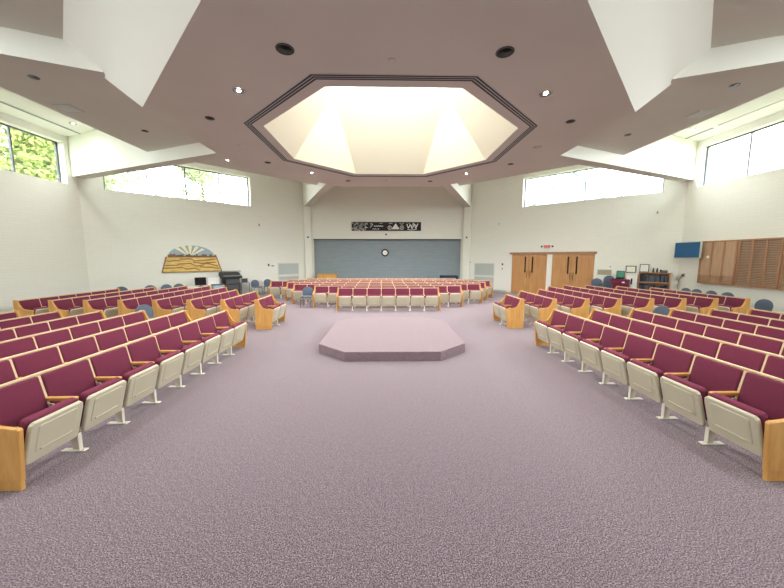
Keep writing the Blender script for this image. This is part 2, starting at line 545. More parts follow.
protos = {}
def me_part(key, fn, m, parent, loc=(0, 0, 0), smooth=False, name=None):
    """an object that shares its mesh with every earlier one of the same key"""
    if key not in protos:
        o = link(name or key, fn(), m, parent, smooth)
        protos[key] = o
    else:
        o = protos[key].copy(); COL.objects.link(o); o.parent = parent
        for c in (): pass
    o.location = loc
    return o

def back_frame_bm(n):
    L = n * PITCH
    bm = bmesh.new()
    m = bmat(0)
    # rear board, top cap, dividers, lower rail
    box(bm, 0, L, -.16, .43, -.024, -.002, M4=m)
    rbox(bm, 0, L, .418, .442, -.026, .02, .006, 2, M4=m)
    for k in range(1, n):
        rbox(bm, k * PITCH - .017, k * PITCH + .017, -.02, .41, -.01, .034, .005, 1, M4=m)
    box(bm, 0, L, -.02, .012, -.01, .03, M4=m)
    return bm

def pew(n, loc, rz, label):
    t = thing('pew', label, 'pew', loc, rz, 'burgundy flip-seat pews facing the platform')
    for y in (-TH, n * PITCH):
        me_part('end_panel', end_panel_bm, 'oak', t, (0, y, 0))
    for y in (-TH - .004, n * PITCH - .004):
        def pl():
            b = bmesh.new(); rbox(b, -.475, -.006, .01, TH - .002, 0, .092, .003, 1); return b
        me_part('plinth', pl, 'oak', t, (0, y, 0))
    me_part('back_frame_%d' % n, lambda: back_frame_bm(n), 'oak_light', t, name='back_frame')
    for k in range(n):
        y = k * PITCH
        me_part('backrest_cushion', back_cushion_bm, 'burgundy', t, (0, y, 0), True)
        s = me_part('flip_seat', shell_bm, 'shell', t, (0, y, 0), False)
        me_part('seat_cushion', seat_cushion_bm, 'burgundy', s, (0, 0, 0), True)
        me_part('hinge', hinge_bm, 'chrome', s, (0, 0, 0), False)
        if k:
            me_part('armrest', armrest_bm, 'oak', t, (0, y, 0))
            me_part('leg', leg_bm, 'leg_metal', t, (0, y, 0))
    return t

near_word = ['frontmost of its block, along the open floor', 'right behind the frontmost one', 'third back from the open floor', 'fourth back from the open floor', 'fifth back from the open floor', 'sixth back from the open floor']
far_word = ['short one nearest the platform', 'four-seat row behind the two-seat one', 'five-seat row third from the platform', 'seven-seat row fourth from the platform', 'row fifth from the platform', 'row sixth from the platform', 'row seventh from the platform', 'rearmost row by the wall']
NF = [2, 4, 5, 7, 8, 8, 7, 6]
for s, sd in ((-1, 'left'), (1, 'right')):
    for k in range(6):
        x = s * (3.43 + .95 * k)
        lab = 'eight-seat burgundy pew in the near %s block, %s' % (sd, near_word[k])
        if s < 0: pew(8, (x, 2.74, 0), 0, lab)
        else: pew(8, (x, 2.72 + 8 * PITCH, 0), PI, lab)
    for k, n in enumerate(NF):
        x = s * (3.45 + .97 * k)
        lab = 'burgundy pew in the far %s block, %s' % (sd, far_word[k])
        if s < 0: pew(n, (x, 9.14, 0), 0, lab)
        else: pew(n, (x, 9.14 + n * PITCH, 0), PI, lab)
crow = [(7, -.03, 'frontmost seven-seat row behind the platform'), (11, -.03, 'eleven-seat row second from the platform'), (15, -.05, 'fifteen-seat row third from the platform'),
        (17, -.08, 'seventeen-seat row fourth from the platform'), (20, -.36, 'twenty-seat row, the widest one'), (18, -.36, 'eighteen-seat row behind the widest one'), (15, -.36, 'rearmost row before the blue wall')]
for k, (n, xc, wd) in enumerate(crow):
    pew(n, (xc - n * PITCH / 2, 12.22 + .95 * k, 0), -PI / 2, 'burgundy pew in the centre block facing the camera, ' + wd)

# ------------------------------------------------------------------ stacking chairs
def make_chair():
    t = thing('stacking_chair', 'x', 'chair')
    b = bmesh.new()      # rounded back, faces -y
    pts = [(-.19, 0), (.19, 0), (.215, .06), (.225, .18)] + [(.225 * math.cos(a), .18 + .2 * math.sin(a)) for a in [PI * k / 10 for k in range(1, 10)]] + [(-.225, .18), (-.215, .06)]
    prism(b, pts, -.025, .025, 'z', bevel=.012, seg=2)
    bmesh.ops.transform(b, matrix=frame3((0, .2, .46), (1, 0, 0), Vector((0, .12, .99)), Vector((0, -.99, .12))), verts=b.verts)
    link('backrest', b, 'blue_fabric', t, True)
    b = bmesh.new(); prism(b, rrect(.44, .42, .07, 4), .42, .47, 'z', bevel=.015); bmesh.ops.translate(b, vec=(0, -.22, 0), verts=b.verts)
    link('seat', b, 'blue_fabric', t, True)
    for sx in (-1, 1):
        b = bmesh.new(); tube(b, [(sx * .2, -.17, .42), (sx * .22, -.24, .01)], .011); link('leg', b, 'darkgrey', t, True)
        b = bmesh.new(); tube(b, [(sx * .2, .235, .62), (sx * .2, .19, .42), (sx * .22, .23, .01)], .011); link('leg', b, 'darkgrey', t, True)
    return t
chair0 = make_chair(); used = [False]
def chair(x, y, rz, label, group=None, z=0):
    if not used[0]:
        used[0] = True; c = chair0; c.location = (x, y, z); c.rotation_euler = (0, 0, rz); c['label'] = label
        if group: c['group'] = group
    else:
        c = dup(chair0, (x, y, z), rz, label)
        if group: c['group'] = group
        elif 'group' in c: del c['group']
    return c
chair(-3.47, 13.3, .0, 'lone blue-grey stacking chair standing at the left of the centre pews')
chair(-6.42, 8.45, 1.25, 'blue-grey chair in the left cross aisle with only its round back showing')
GR = 'blue-grey chairs lined up along the right wall'
for (y, lab) in ((12.7, 'blue-grey chair by the right wall, under the television screen'), (12.25, 'blue-grey chair by the right wall, just right of the television'),
                 (11.68, 'blue-grey chair by the right wall below the plain wood grille panel'), (11.1, 'blue-grey chair by the right wall between the two wood panels')):
    chair(12.0, y, -PI / 2, lab, GR)
chair(11.05, 9.2, -PI / 2, 'rightmost blue-grey chair, its round back rising beyond the right pews')
GL = 'blue-grey chairs lined up along the back left wall'
for (x, y, lab) in ((-11.35, 13.6, 'leftmost blue-grey chair along the back left wall'), (-10.64, 14.31, 'second blue-grey chair from the left on the back left wall'),
                    (-10.21, 14.74, 'blue-grey chair under the left edge of the golden mural'), (-9.86, 15.09, 'blue-grey chair beside the dark monitor below the mural')):
    chair(x, y, PI / 4, lab, GL)
chair(-7.3, 17.65, PI / 4, 'blue-grey chair against the wall, left of two by the grille')
chair(-6.8, 18.2, PI / 4, 'blue-grey chair against the wall, nearest the wall grille')
chair(7.12, 8.3, PI, 'blue-grey chair in the right cross aisle between the pew blocks')
# stacks by the right doors
fr = lambda t, inset: (8.874 + t * S2 - inset * S2, CY + 8.874 - t * S2 - inset * S2)   # along the right diagonal wall
fl = lambda t, inset: (-8.874 - t * S2 + inset * S2, CY + 8.874 - t * S2 - inset * S2)  # along the left diagonal wall, t towards the left wall
for j, (t_, nst) in enumerate(((2.25, 4), (2.75, 6))):
    for k in range(nst):
        x, y = fr(t_, .5)
        chair(x, y, -PI / 4, 'blue-grey chair in the %s stack by the right double door, %s' % (('shorter', 'taller')[j], ('lowest', 'second from the floor', 'third from the floor', 'fourth from the floor', 'fifth from the floor', 'topmost')[k] if not (j == 0 and k == 3) else 'topmost'), 'blue-grey chairs stacked by the doors', z=.075 * k)

# ------------------------------------------------------------------ things on the walls
def on_wall(name, label, cat, ang, x, z, group=None, depth=0):
    a = math.radians(ang)
    d = AP - depth
    return thing(name, label, cat, (d * math.cos(a) + x * math.sin(a), CY + d * math.sin(a) - x * math.cos(a), z), a - PI / 2, group)
# local frame on a wall: x along it, y outward, z up

# double doors (structure) : opening in the right back wall is shown as a framed recess on the wall face
n_ = 0
for x0, x1 in ((-2.13, -.2), (.08, 2.04)):
    n_ += 1
    a = math.radians(45)
    d = bpy.data.objects.new('door_%d' % n_, None); COL.objects.link(d); struct(d)
    d.location = (AP * math.cos(a), CY + AP * math.sin(a), 0); d.rotation_euler = (0, 0, a - PI / 2)
    xm = (x0 + x1) / 2
    for xa, xb in ((x0, xm - .004), (xm + .004, x1)):
        b = bmesh.new(); rbox(b, xa, xb, -.045, 0.0, .01, 2.24, .004, 1); link('door_leaf', b, 'oak_door', d)
    for s in (-1, 1):
        b = bmesh.new(); box(b, xm + s * .2 - .035, xm + s * .2 + .035, -.05, -.044, 1.22, 2.12); link('door_glass', b, 'dark_screen', d)
        b = bmesh.new(); tube(b, [(xm + s * .07, -.05, .92), (xm + s * .07, -.1, .95), (xm + s * .07, -.1, 1.27), (xm + s * .07, -.05, 1.3)], .012); link('door_handle', b, 'darkgrey', d, True)
b = bmesh.new()
for xa, xb in ((-2.3, -2.14), (-.19, .07), (2.05, 2.12)):
    box(b, xa, xb, -.06, .0, 0, 2.25)
o = struct(link('trim_3', b, 'white')); a = math.radians(45); o.location = (AP * math.cos(a), CY + AP * math.sin(a), 0); o.rotation_euler = (0, 0, a - PI / 2)
b = bmesh.new(); box(b, -2.3, 2.12, -.075, .0, 2.25, 2.37)  # door header; its brown also holds the shadow along the door tops
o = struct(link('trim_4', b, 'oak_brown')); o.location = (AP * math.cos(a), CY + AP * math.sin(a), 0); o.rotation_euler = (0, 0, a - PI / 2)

def text_obj(name, body, size, m, parent, loc, ext=.003):
    c = bpy.data.curves.new(name, 'FONT'); c.body = body; c.size = size; c.extrude = ext; c.align_x = 'CENTER'; c.align_y = 'CENTER'
    c.materials.append(M[m])
    tmp = bpy.data.objects.new('tmp', c); COL.objects.link(tmp)
    me = bpy.data.meshes.new_from_object(tmp); bpy.data.objects.remove(tmp)
    o = bpy.data.objects.new(name, me); COL.objects.link(o); o.parent = parent; o.location = loc; o.rotation_euler = (PI / 2, 0, 0)
    return o
t = on_wall('exit_sign', 'red and white EXIT sign with two lamp heads above the oak double doors', 'exit sign', 45, -.22, 2.52)
b = bmesh.new(); rbox(b, -.2, .2, -.06, -.004, 0, .28, .03, 2); link('housing', b, 'paper', t)
b = bmesh.new(); box(b, -.165, .165, -.064, -.058, .05, .23); link('face', b, 'red_sign', t)
text_obj('lettering', 'EXIT', .16, 'red', t, (0, -.067, .14))
for s in (-1, 1):
    b = bmesh.new(); tube(b, [(s * .19, -.035, .15), (s * .25, -.04, .15)], .012); lathe(b, [(.03, 0), (.05, -.06), (.048, -.065), (.001, -.065)], (s * .28, -.02, .15), 16, axis='y'); link('lamp_head', b, 'darkgrey', t)

def wall_grille(ang, x0, x1, z0, z1, lab, grp):
    t = on_wall('wall_vent_grille', lab, 'wall vent', ang, (x0 + x1) / 2, z0, grp)
    w, h = (x1 - x0) / 2, z1 - z0
    b = bmesh.new(); box(b, -w, w, -.03, -.003, 0, .05); box(b, -w, w, -.03, -.003, h - .05, h); box(b, -w, -w + .05, -.03, -.003, 0, h); box(b, w - .05, w, -.03, -.003, 0, h)
    link('frame', b, 'grille_frame', t)
    b = bmesh.new(); box(b, -w + .04, w - .04, -.012, -.003, .04, h - .04)
    n = int((h - .1) / .045)
    for k in range(n):
        zz = .06 + k * (h - .12) / n
        box(b, -w + .05, w - .05, -.026, -.012, zz, zz + .02)
    link('louvres', b, 'grille', t)
G_ = 'louvred return air grilles on the diagonal walls'
wall_grille(135, 3.12, 4.52, 1.0, 1.74, 'upper pale louvred wall grille left of the blue wall', G_)
wall_grille(135, 3.12, 4.52, .12, .94, 'lower pale louvred wall grille left of the blue wall', G_)
wall_grille(45, -4.62, -3.24, .92, 1.73, 'upper pale louvred wall grille right of the blue wall', G_)
wall_grille(45, -4.62, -3.24, .06, .88, 'lower pale louvred wall grille right of the blue wall', G_)

def small_plate(ang, x, z, w, h, lab, name='light_switch', cat='switch', m='grille', knob='darkgrey', depth=0):
    t = on_wall(name, lab, cat, ang, x, z, None, depth)
    b = bmesh.new(); rbox(b, -w / 2, w / 2, -.02, -.002, 0, h, .004, 1); link('plate', b, m, t)
    b = bmesh.new(); rbox(b, -w * .2, w * .2, -.035, -.018, h * .3, h * .7, .003, 1); link('button', b, knob, t)
small_plate(45, -2.74, 1.6, .09, .13, 'upper dark wall switch left of the oak double doors', knob='black', m='darkgrey')
small_plate(45, -2.74, 1.33, .09, .12, 'lower pale wall switch left of the oak double doors')
small_plate(135, 2.56, 1.56, .09, .14, 'small dark wall device right of the golden mural', 'wall_sensor', 'sensor', 'darkgrey', 'black')
small_plate(135, 2.8, 1.53, .2, .1, 'small pale wall box beside the left wall grille', 'wall_box', 'wall box')
small_plate(112.5, 0, 3.3, .1, .1, 'small grey sensor on the left cream pier', 'motion_sensor', 'sensor', 'darkgrey', 'black', AP - AP / math.cos(PI / 8) + .325)
small_plate(67.5, 0, 3.3, .1, .1, 'small grey sensor on the right cream pier', 'motion_sensor', 'sensor', 'darkgrey', 'black', AP - AP / math.cos(PI / 8) + .325)
small_plate(90, -.1, 3.5, .1, .1, 'small black sensor above the blue wall under the banner', 'motion_sensor', 'sensor', 'black', 'darkgrey')
small_plate(45, -4.9, 1.7, .12, .14, 'small white box beside the right wall grille', 'wall_box', 'wall box', 'paper')
small_plate(45, -3.05, 4.0, .06, .16, 'small bracket high on the wall over the oak doors', 'wall_bracket', 'bracket', 'grille')
small_plate(45, 4.3, 4.0, .06, .12, 'small hook high on the wall near the right corner', 'wall_hook', 'hook', 'tan', 'tan')
small_plate(135, 2.1, 3.85, .07, .14, 'small hook high on the wall over the left chairs', 'wall_hook', 'hook', 'tan', 'darkgrey')

# golden city mural
t = on_wall('mural', 'golden wooden city mural with a rayed sunrise on the back left wall', 'mural', 135, -1.36, 1.38)
t.scale = (.955, 1, 1)
b = bmesh.new(); prism(b, [(-1.35, 0), (1.36, 0), (1.13, .72), (-1.13, .72)], -.05, -.004, 'y'); link('field_panel', b, 'gold', t)
b = bmesh.new()
prism(b, [(-1.38, -.025), (1.39, -.025), (1.36, .005), (-1.35, .005)], -.07, -.003, 'y')
prism(b, [(-1.38, -.025), (-1.34, -.0), (-1.12, .73), (-1.16, .74)], -.07, -.003, 'y')
prism(b, [(1.39, -.025), (1.35, 0), (1.12, .73), (1.16, .74)], -.07, -.003, 'y')
link('border', b, 'brown', t)
b = bmesh.new()
for pts in ([(-1.15, .5), (-.6, .52), (-.55, .6), (-.1, .6), (.1, .5), (.7, .55), (1.1, .6)], [(-1.22, .3), (-.7, .3), (-.6, .36), (-.1, .38), (.1, .25), (.45, .28), (.6, .4), (1.1, .42)],
            [(-1.28, .16), (-.5, .18), (-.3, .1), (.1, .14), (.3, .03)], [(0, .45), (.35, .38), (.75, .36), (1.2, .22)], [(.3, .2), (.8, .16), (1.28, .1)]):
    for (xa, za), (xb, zb) in zip(pts, pts[1:]):
        prism(b, [(xa, za), (xb, zb), (xb, zb + .045), (xa, za + .045)], -.062, -.048, 'y')
link('terrace_lines', b, 'brown', t)
b = bmesh.new()
x = -1.08; rr = random.Random(3)
while x < 1.08:
    wd = rr.uniform(.05, .13); h = rr.uniform(.06, .17)
    if rr.random() < .25: prism(b, [(x, .7), (x + wd, .7), (x + wd, .7 + h), (x + wd / 2, .7 + h + .06), (x, .7 + h)], -.07, -.02, 'y')
    else: box(b, x, x + wd, -.07, -.02, .7, .7 + h)
    x += wd + .01
link('skyline', b, 'brown', t)
b = bmesh.new(); prism(b, [(1.08 * math.cos(k * PI / 16), .71 + .58 * math.sin(k * PI / 16)) for k in range(17)], -.03, -.004, 'y'); link('sky_panel', b, 'sky_blue', t)
b = bmesh.new()
for k in range(5):
    a0 = math.radians(48 + k * 20 - 5.5); a1 = math.radians(48 + k * 20 + 5.5)
    prism(b, [(-.1, .75), (-.1 + .95 * math.cos(a1), .71 + .57 * math.sin(a1)), (-.1 + .95 * math.cos(a0), .71 + .57 * math.sin(a0))][::-1], -.04, -.028, 'y')
link('sun_rays', b, 'cream_ray', t)

# four-panel banner
t = on_wall('banner', 'long black banner with white line drawings above the blue wall', 'banner', 90, -.08, 3.78)
b = bmesh.new(); rbox(b, -2.24, 2.24, -.04, -.004, 0, .56, .006, 1); link('board', b, 'black', t)
rr = random.Random(11)
def strokes(b, pts, w=.022):
    for (xa, za), (xb, zb) in zip(pts, pts[1:]):
        d = math.hypot(xb - xa, zb - za) or 1
        nx, nz = -(zb - za) / d * w / 2, (xb - xa) / d * w / 2
        prism(b, [(xa + nx, za + nz), (xb + nx, zb + nz), (xb - nx, zb - nz), (xa - nx, za - nz)], -.045, -.039, 'y')
b = bmesh.new()
for k in range(64):
    x, z = rr.uniform(-2.15, -1.28), rr.uniform(.06, .5)
    strokes(b, [(x, z), (x + rr.uniform(-.1, .1), z + rr.uniform(-.1, .02)), (x + rr.uniform(-.14, .14), z + rr.uniform(-.05, .05))], .028)
link('white_drawing', b, 'paper', t)
b = bmesh.new()
strokes(b, [(-1.05, .42), (-.95, .46), (-.88, .38), (-.98, .3), (-1.05, .2)], .03)
for x in (-.8, -.68, -.56, -.44, -.32): strokes(b, [(x, .26), (x + .05, .34), (x + .09, .26), (x + .11, .32)], .022)
strokes(b, [(-.45, .5), (-.38, .46), (-.3, .5), (-.24, .46)], .02)
for x in (-.9, -.78, -.6): strokes(b, [(x, .1), (x + .1, .14), (x + .12, .08)], .03)
link('white_drawing', b, 'paper', t)
b = bmesh.new()
prism(b, [(.32, .1), (.86, .1), (.6, .48)], -.046, -.038, 'y')
for cx in (.22, 1.0):
    strokes(b, [(cx + .12 * math.cos(k * .5), .2 + .12 * math.sin(k * .5)) for k in range(13)], .03)
    strokes(b, [(cx + .05 * math.cos(k), .2 + .05 * math.sin(k)) for k in range(7)], .02)
strokes(b, [(.15, .44), (.3, .5), (.4, .44)], .025); strokes(b, [(.85, .46), (1.0, .42), (1.12, .48)], .025)
link('white_drawing', b, 'paper', t)
b = bmesh.new()
strokes(b, [(1.32, .44), (1.42, .16), (1.55, .4), (1.66, .14), (1.8, .44), (1.9, .16), (2.04, .46)], .06)
strokes(b, [(1.36, .1), (1.6, .05), (1.98, .12)], .04)
strokes(b, [(1.45, .48), (1.62, .3), (1.74, .5), (1.96, .3)], .03)
link('white_drawing', b, 'paper', t)

# clock
t = on_wall('wall_clock', 'round wall clock with a black rim on the blue wall', 'clock', 90, -.17, 2.38, depth=-.14)
b = bmesh.new(); lathe(b, [(.001, -.04), (.16, -.04), (.172, -.055), (.23, -.055), (.245, -.03), (.245, -.002), (.001, -.002)], (0, 0, 0), 32, axis='y'); link('rim', b, 'black', t, True)
b = bmesh.new(); lathe(b, [(.001, -.043), (.158, -.043), (.158, -.03), (.001, -.03)], (0, 0, 0), 32, axis='y'); link('dial', b, 'paper', t)
b = bmesh.new()
for an, ln, w in ((.6, .08, .014), (-1.2, .12, .01)):
    strokes(b, [(0, 0), (ln * math.sin(an), ln * math.cos(an))], w)
for k in range(12):
    an = k * PI / 6; strokes(b, [(.125 * math.sin(an), .125 * math.cos(an)), (.145 * math.sin(an), .145 * math.cos(an))], .01)
link('hands', b, 'black', t)

# framed papers and boards on the right back wall
def flat(name, lab, cat, ang, x0, x1, z0, z1, fm, m, depth=.02, border=.03):
    t = on_wall(name, lab, cat, ang, (x0 + x1) / 2, z0)
    w, h = (x1 - x0) / 2, z1 - z0
    b = bmesh.new(); rbox(b, -w, w, -depth, -.002, 0, h, .004, 1); link('frame', b, fm, t)
    b = bmesh.new(); box(b, -w + border, w - border, -depth - .004, -depth + .002, border, h - border); link('sheet', b, m, t)
    return t
flat('bulletin_board', 'small tan pin board right of the oak double doors', 'board', 45, 2.2, 2.78, 1.23, 1.48, 'tan', 'tan')
t = flat('framed_certificate', 'framed paper certificate on the wall left of the bookcase', 'picture frame', 45, 3.33, 3.73, 1.37, 1.69, 'darkgrey', 'paper', .025, .035)
b = bmesh.new(); box(b, -.1, .1, -.032, -.028, .1, .2); link('print', b, 'cream_ray', t)
small_plate(45, 2.72, 1.58, .16, .1, 'small white wireless box above the teal screen', 'wireless_router', 'router', 'paper')

# television on a wall bracket
t = thing('television', 'wide flat television with a painted blue reflection on the right wall by the corner', 'television', (12.28, 12.86, 2.06), -PI / 2)
b = bmesh.new(); rbox(b, -.56, .56, -.04, .03, 0, .655, .008, 2); link('casing', b, 'grille', t)
b = bmesh.new(); box(b, -.535, .535, -.045, -.038, .02, .63); link('screen', b, 'screen', t)
b = bmesh.new(); box(b, -.1, .1, .03, .265, .25, .4); link('bracket', b, 'darkgrey', t)

# wood grille panels on the right wall
def wood_panel(yc, w, slat, lab):
    t = on_wall('wood_grille_panel', lab, 'wall panel', 0, CY - yc, 1.06, 'wood grille panels on the right wall')
    h = 1.66; hw = w / 2
    b = bmesh.new()
    box(b, -hw, hw, -.1, -.003, 0, .07); box(b, -hw, hw, -.1, -.003, h - .06, h)
    for k in range(4):
        xm = -hw + .03 + (w - .06) * k / 3
        box(b, max(-hw, xm - .03), min(hw, xm + .03), -.1, -.003, .05, h - .05)
    link('frame', b, 'oak_brown', t)
    for k in range(3):
        xa = -hw + .06 + (w - .06) * k / 3; xb = -hw + (w - .06) * (k + 1) / 3
        b = bmesh.new(); box(b, xa, xb, -.05, -.03, .06, h - .05)
        if not slat: box(b, xa, xb, -.085, -.05, .34, h - .05)
        link('door_panel', b, 'oak_panel' if not slat else 'panel_back', t)
        b = bmesh.new()
        za, zb = (.08, .33) if not slat else (.08, h - .07)
        n = int((zb - za) / .055)
        for j in range(n):
            zz = za + (zb - za) * j / n
            prism(b, [(-.092, zz), (-.092, zz + .022), (-.05, zz + .032), (-.05, zz + .012)], xa, xb, 'x')
        link('louvre', b, 'oak_panel', t)
    return t
t = wood_panel(11.83, 1.34, False, 'brown oak wall panel with plain boards, small louvres and a white disc')
b = bmesh.new(); lathe(b, [(.001, -.096), (.055, -.094), (.055, -.08), (.001, -.08)], (-.36, 0, 1.04), 20, axis='y'); link('white_disc', b, 'paper', t)
wood_panel(10.5, 1.28, True, 'brown oak wall panel with full-height louvres, right of the plain one')
wood_panel(9.2, 1.28, True, 'brown oak louvred wall panel cut by the right edge of the picture')

# bookcase
x, y = fr(4.42, .38)
t = thing('bookcase', 'low oak bookcase full of dark binders in the right corner', 'bookcase', (x, y, 0), -PI / 4)
b = bmesh.new()
for xa in (-.55, .51): box(b, xa, xa + .04, 0, .34, 0, 1.42)
box(b, -.55, .55, 0, .35, 1.38, 1.42)
b2 = bmesh.new(); box(b2, -.51, .51, .31, .33, .05, 1.38); link('back_panel', b2, 'oak_brown', t)
link('case', b, 'oak_brown', t)
for z in (.08, .5, .95):
    b2 = bmesh.new(); box(b2, -.51, .51, .01, .31, z, z + .05); link('shelf', b2, 'oak_brown', t)
rr = random.Random(5)
for z in (.55, 1.0):
    k = 0; xx = -.5
    while xx < .42:
        wd = rr.uniform(.055, .085); hh = rr.uniform(.24, .32)
        bb = bmesh.new(); rbox(bb, 0, wd, 0, .22, 0, hh, .004, 1)
        o = link('binder', bb, ['darkgrey', 'navy', 'black', 'blue_fabric'][rr.randrange(4)])
        px, py = x + (xx * S2) + (.04 * S2), y - (xx * S2) + (.04 * S2)
        o.location = (px, py, z); o.rotation_euler = (0, 0, -PI / 4)
        tag(o, 'dark binder standing on the %s shelf of the corner bookcase' % ('middle' if z < .8 else 'upper'), 'binder', 'binders on the %s bookcase shelf' % ('middle' if z < .8 else 'upper'))
        xx += wd + .006
def at_right(t_, inset, z, name, lab, cat): 
    x, y = fr(t_, inset); return thing(name, lab, cat, (x, y, z), -PI / 4)
t = at_right(4.05, .3, 1.42, 'desk_picture_frame', 'dark framed white sheet leaning upright on the bookcase', 'picture frame')
b = bmesh.new(); rbox(b, -.17, .17, -.01, .015, 0, .36, .005, 1); link('frame', b, 'darkgrey', t)
b = bmesh.new(); box(b, -.14, .14, -.015, -.008, .03, .33); link('sheet', b, 'paper', t)
for q, dx in enumerate((4.37, 4.5)):
    t = at_right(dx, .3, 1.42, 'dark_bottle', ('left', 'right')[q] + ' one of two small dark bottles on the bookcase', 'bottle')
    b = bmesh.new(); lathe(b, [(.035, 0), (.038, .02), (.038, .12), (.018, .16), (.018, .17)], (0, 0, 0), 14); link('body', b, 'darkgrey', t, True)
    b = bmesh.new(); lathe(b, [(.022, .165), (.022, .2), (.001, .205)], (0, 0, 0), 14); link('cap', b, 'black', t, True)
t = at_right(4.72, .28, 1.42, 'telephone', 'dark desk telephone on the right end of the bookcase', 'telephone')
b = bmesh.new(); prism(b, [(-.11, 0), (.11, 0), (.11, .1), (-.11, .04)], -.13, .13, 'x'); link('base', b, 'darkgrey', t)
b = bmesh.new(); rbox(b, -.13, -.07, -.08, .1, .06, .13, .015, 2); link('handset', b, 'black', t)
# white box, burgundy stack, teal screen
t = at_right(3.64, .28, 0, 'speaker_box', 'tall white cabinet with a dark slot left of the bookcase', 'cabinet')
b = bmesh.new(); rbox(b, -.2, .2, -.15, .18, 0, 1.28, .01, 1); link('body', b, 'paper', t)
b = bmesh.new(); rbox(b, -.03, .03, -.158, -.148, .85, 1.12, .003, 1); link('slot', b, 'black', t)
sx, sy = fr(3.22, .45)
for k in range(4):  # plain blocks standing in for stacked burgundy chairs
    t = thing('stacked_chair_block', 'burgundy block standing for a stacked chair by the corner bookcase, %s' % ('lowest', 'second from the floor', 'third from the floor', 'topmost')[k], 'cushion', (sx, sy, .27 * k), -PI / 4, 'burgundy blocks standing for stacked chairs by the bookcase')
    b = bmesh.new(); rbox(b, -.36, .36, -.22, .22, 0, .262, .03, 2); link('pad', b, 'burgundy', t, True)
    b = bmesh.new(); rbox(b, .1, .2, -.226, -.216, .1, .16, .003, 1); link('tag', b, 'paper', t)
t = thing('monitor', 'small teal-screened monitor on top of the burgundy stack', 'monitor', (sx - .02, sy, 1.08), -PI / 4)
b = bmesh.new(); rbox(b, -.17, .17, -.1, .1, 0, .05, .01, 1); link('base', b, 'black', t)
b = bmesh.new(); rbox(b, -.16, .16, .02, .06, .05, .38, .01, 1); link('casing', b, 'darkgrey', t)
b = bmesh.new(); box(b, -.13, .13, .012, .022, .09, .35); link('screen', b, 'green', t)
# outlet with loose cords
t = on_wall('wall_outlet', 'wall outlet with black cords hanging from it right of the bookcase', 'outlet', 0, CY - 13.2, 1.25)
b = bmesh.new(); rbox(b, -.06, .06, -.03, -.002, 0, .16, .004, 1); link('plate', b, 'grille', t)
b = bmesh.new(); rbox(b, -.035, .035, -.07, -.028, .05, .12, .004, 1); link('plug', b, 'black', t)
b = bmesh.new(); tube(b, [(-.01, -.06, .07), (-.1, -.06, -.05), (-.2, -.05, -.4), (-.12, -.04, -.7)], .008)
link('cord', b, 'darkgrey', t, True)
b = bmesh.new(); tube(b, [(.01, -.06, .07), (-.12, -.08, .0), (-.22, -.09, -.12)], .008)
link('cord', b, 'darkgrey', t, True)

# ------------------------------------------------------------------ equipment on the back left
def at_left(t_, inset, z, name, lab, cat):
    x, y = fl(t_, inset); return thing(name, lab, cat, (x, y, z), PI / 4)
t = at_left(.9, .55, 0, 'folding_table', 'white folding table below the mural carrying the dark monitor', 'table')
b = bmesh.new(); rbox(b, -.95, .95, -.24, .2, .62, .65, .006, 1); link('tabletop', b, 'paper', t)
for sx_ in (-.85, .85):
    for sy_ in (-.2, .16):
        b = bmesh.new(); tube(b, [(sx_, sy_, .62), (sx_, sy_, 0)], .014); link('leg', b, 'darkgrey', t, True)
t = at_left(1.23, .6, .65, 'monitor', 'black computer monitor on the table under the golden mural', 'monitor')
b = bmesh.new(); rbox(b, -.25, .25, -.03, .02, .06, .45, .01, 1); link('casing', b, 'black', t)
b = bmesh.new(); box(b, -.225, .225, -.034, -.028, .09, .42); link('screen', b, 'dark_screen', t)
b = bmesh.new(); rbox(b, -.1, .1, -.08, .1, 0, .02, .004, 1); tube(b, [(0, .01, .02), (0, .01, .1)], .02); link('stand', b, 'black', t)
t = at_left(.6, .5, .65, 'whiteboard', 'white board leaning upright right of the dark monitor', 'board')
b = bmesh.new(); rbox(b, -.3, .3, 0, .03, 0, .45, .005, 1); link('frame', b, 'grille', t)
b = bmesh.new(); box(b, -.28, .28, -.006, .002, .02, .43); link('surface', b, 'paper', t)
t = at_left(.62, 1.2, 0, 'storage_bin', 'blue storage bin beside the table and the black cabinet', 'bin')
b = bmesh.new(); prism(b, rrect(.46, .3, .04), 0, .7, 'z', bevel=.01); link('body', b, 'sky_blue', t)
b = bmesh.new(); prism(b, rrect(.5, .34, .05, y0=-.02), .7, .75, 'z', bevel=.008); link('lid', b, 'blue_fabric', t)
t = at_left(-.2, .55, 0, 'equipment_cabinet', 'tall black audio equipment cabinet with a rail on top', 'cabinet')
b = bmesh.new(); rbox(b, -.36, .36, -.28, .3, .04, .98, .015, 1); link('body', b, 'black', t)
for k in range(3):
    b = bmesh.new(); rbox(b, -.32, .32, -.29, -.275, .1 + k * .3, .36 + k * .3, .006, 1); link('drawer', b, 'darkgrey', t)
b = bmesh.new()
for xx in (-.45, .45): tube(b, [(xx, -.1, .0), (xx, -.1, 1.38)], .014)
tube(b, [(-.5, -.1, 1.36), (.5, -.1, 1.36)], .014)
link('rail', b, 'darkgrey', t, True)
t = at_left(-.2, .55, .98, 'mixing_console', 'black mixing console lying on the black equipment cabinet', 'mixing console')
b = bmesh.new(); prism(b, [(-.34, 0), (.3, 0), (.3, .3), (.2, .34), (-.34, .1)], -.48, .48, 'x', bevel=.01); link('body', b, 'black', t)
b = bmesh.new()
for k in range(14):
    box(b, -.42 + k * .062, -.4 + k * .062, -.3, -.24, .12, .16)
link('fader_row', b, 'grille', t)
t = at_left(-.97, .5, 0, 'laptop_table', 'small pale side table with a dark laptop shape beside the cabinet', 'table')
b = bmesh.new(); rbox(b, -.25, .25, -.22, .22, .68, .71, .005, 1); link('tabletop', b, 'grille', t)
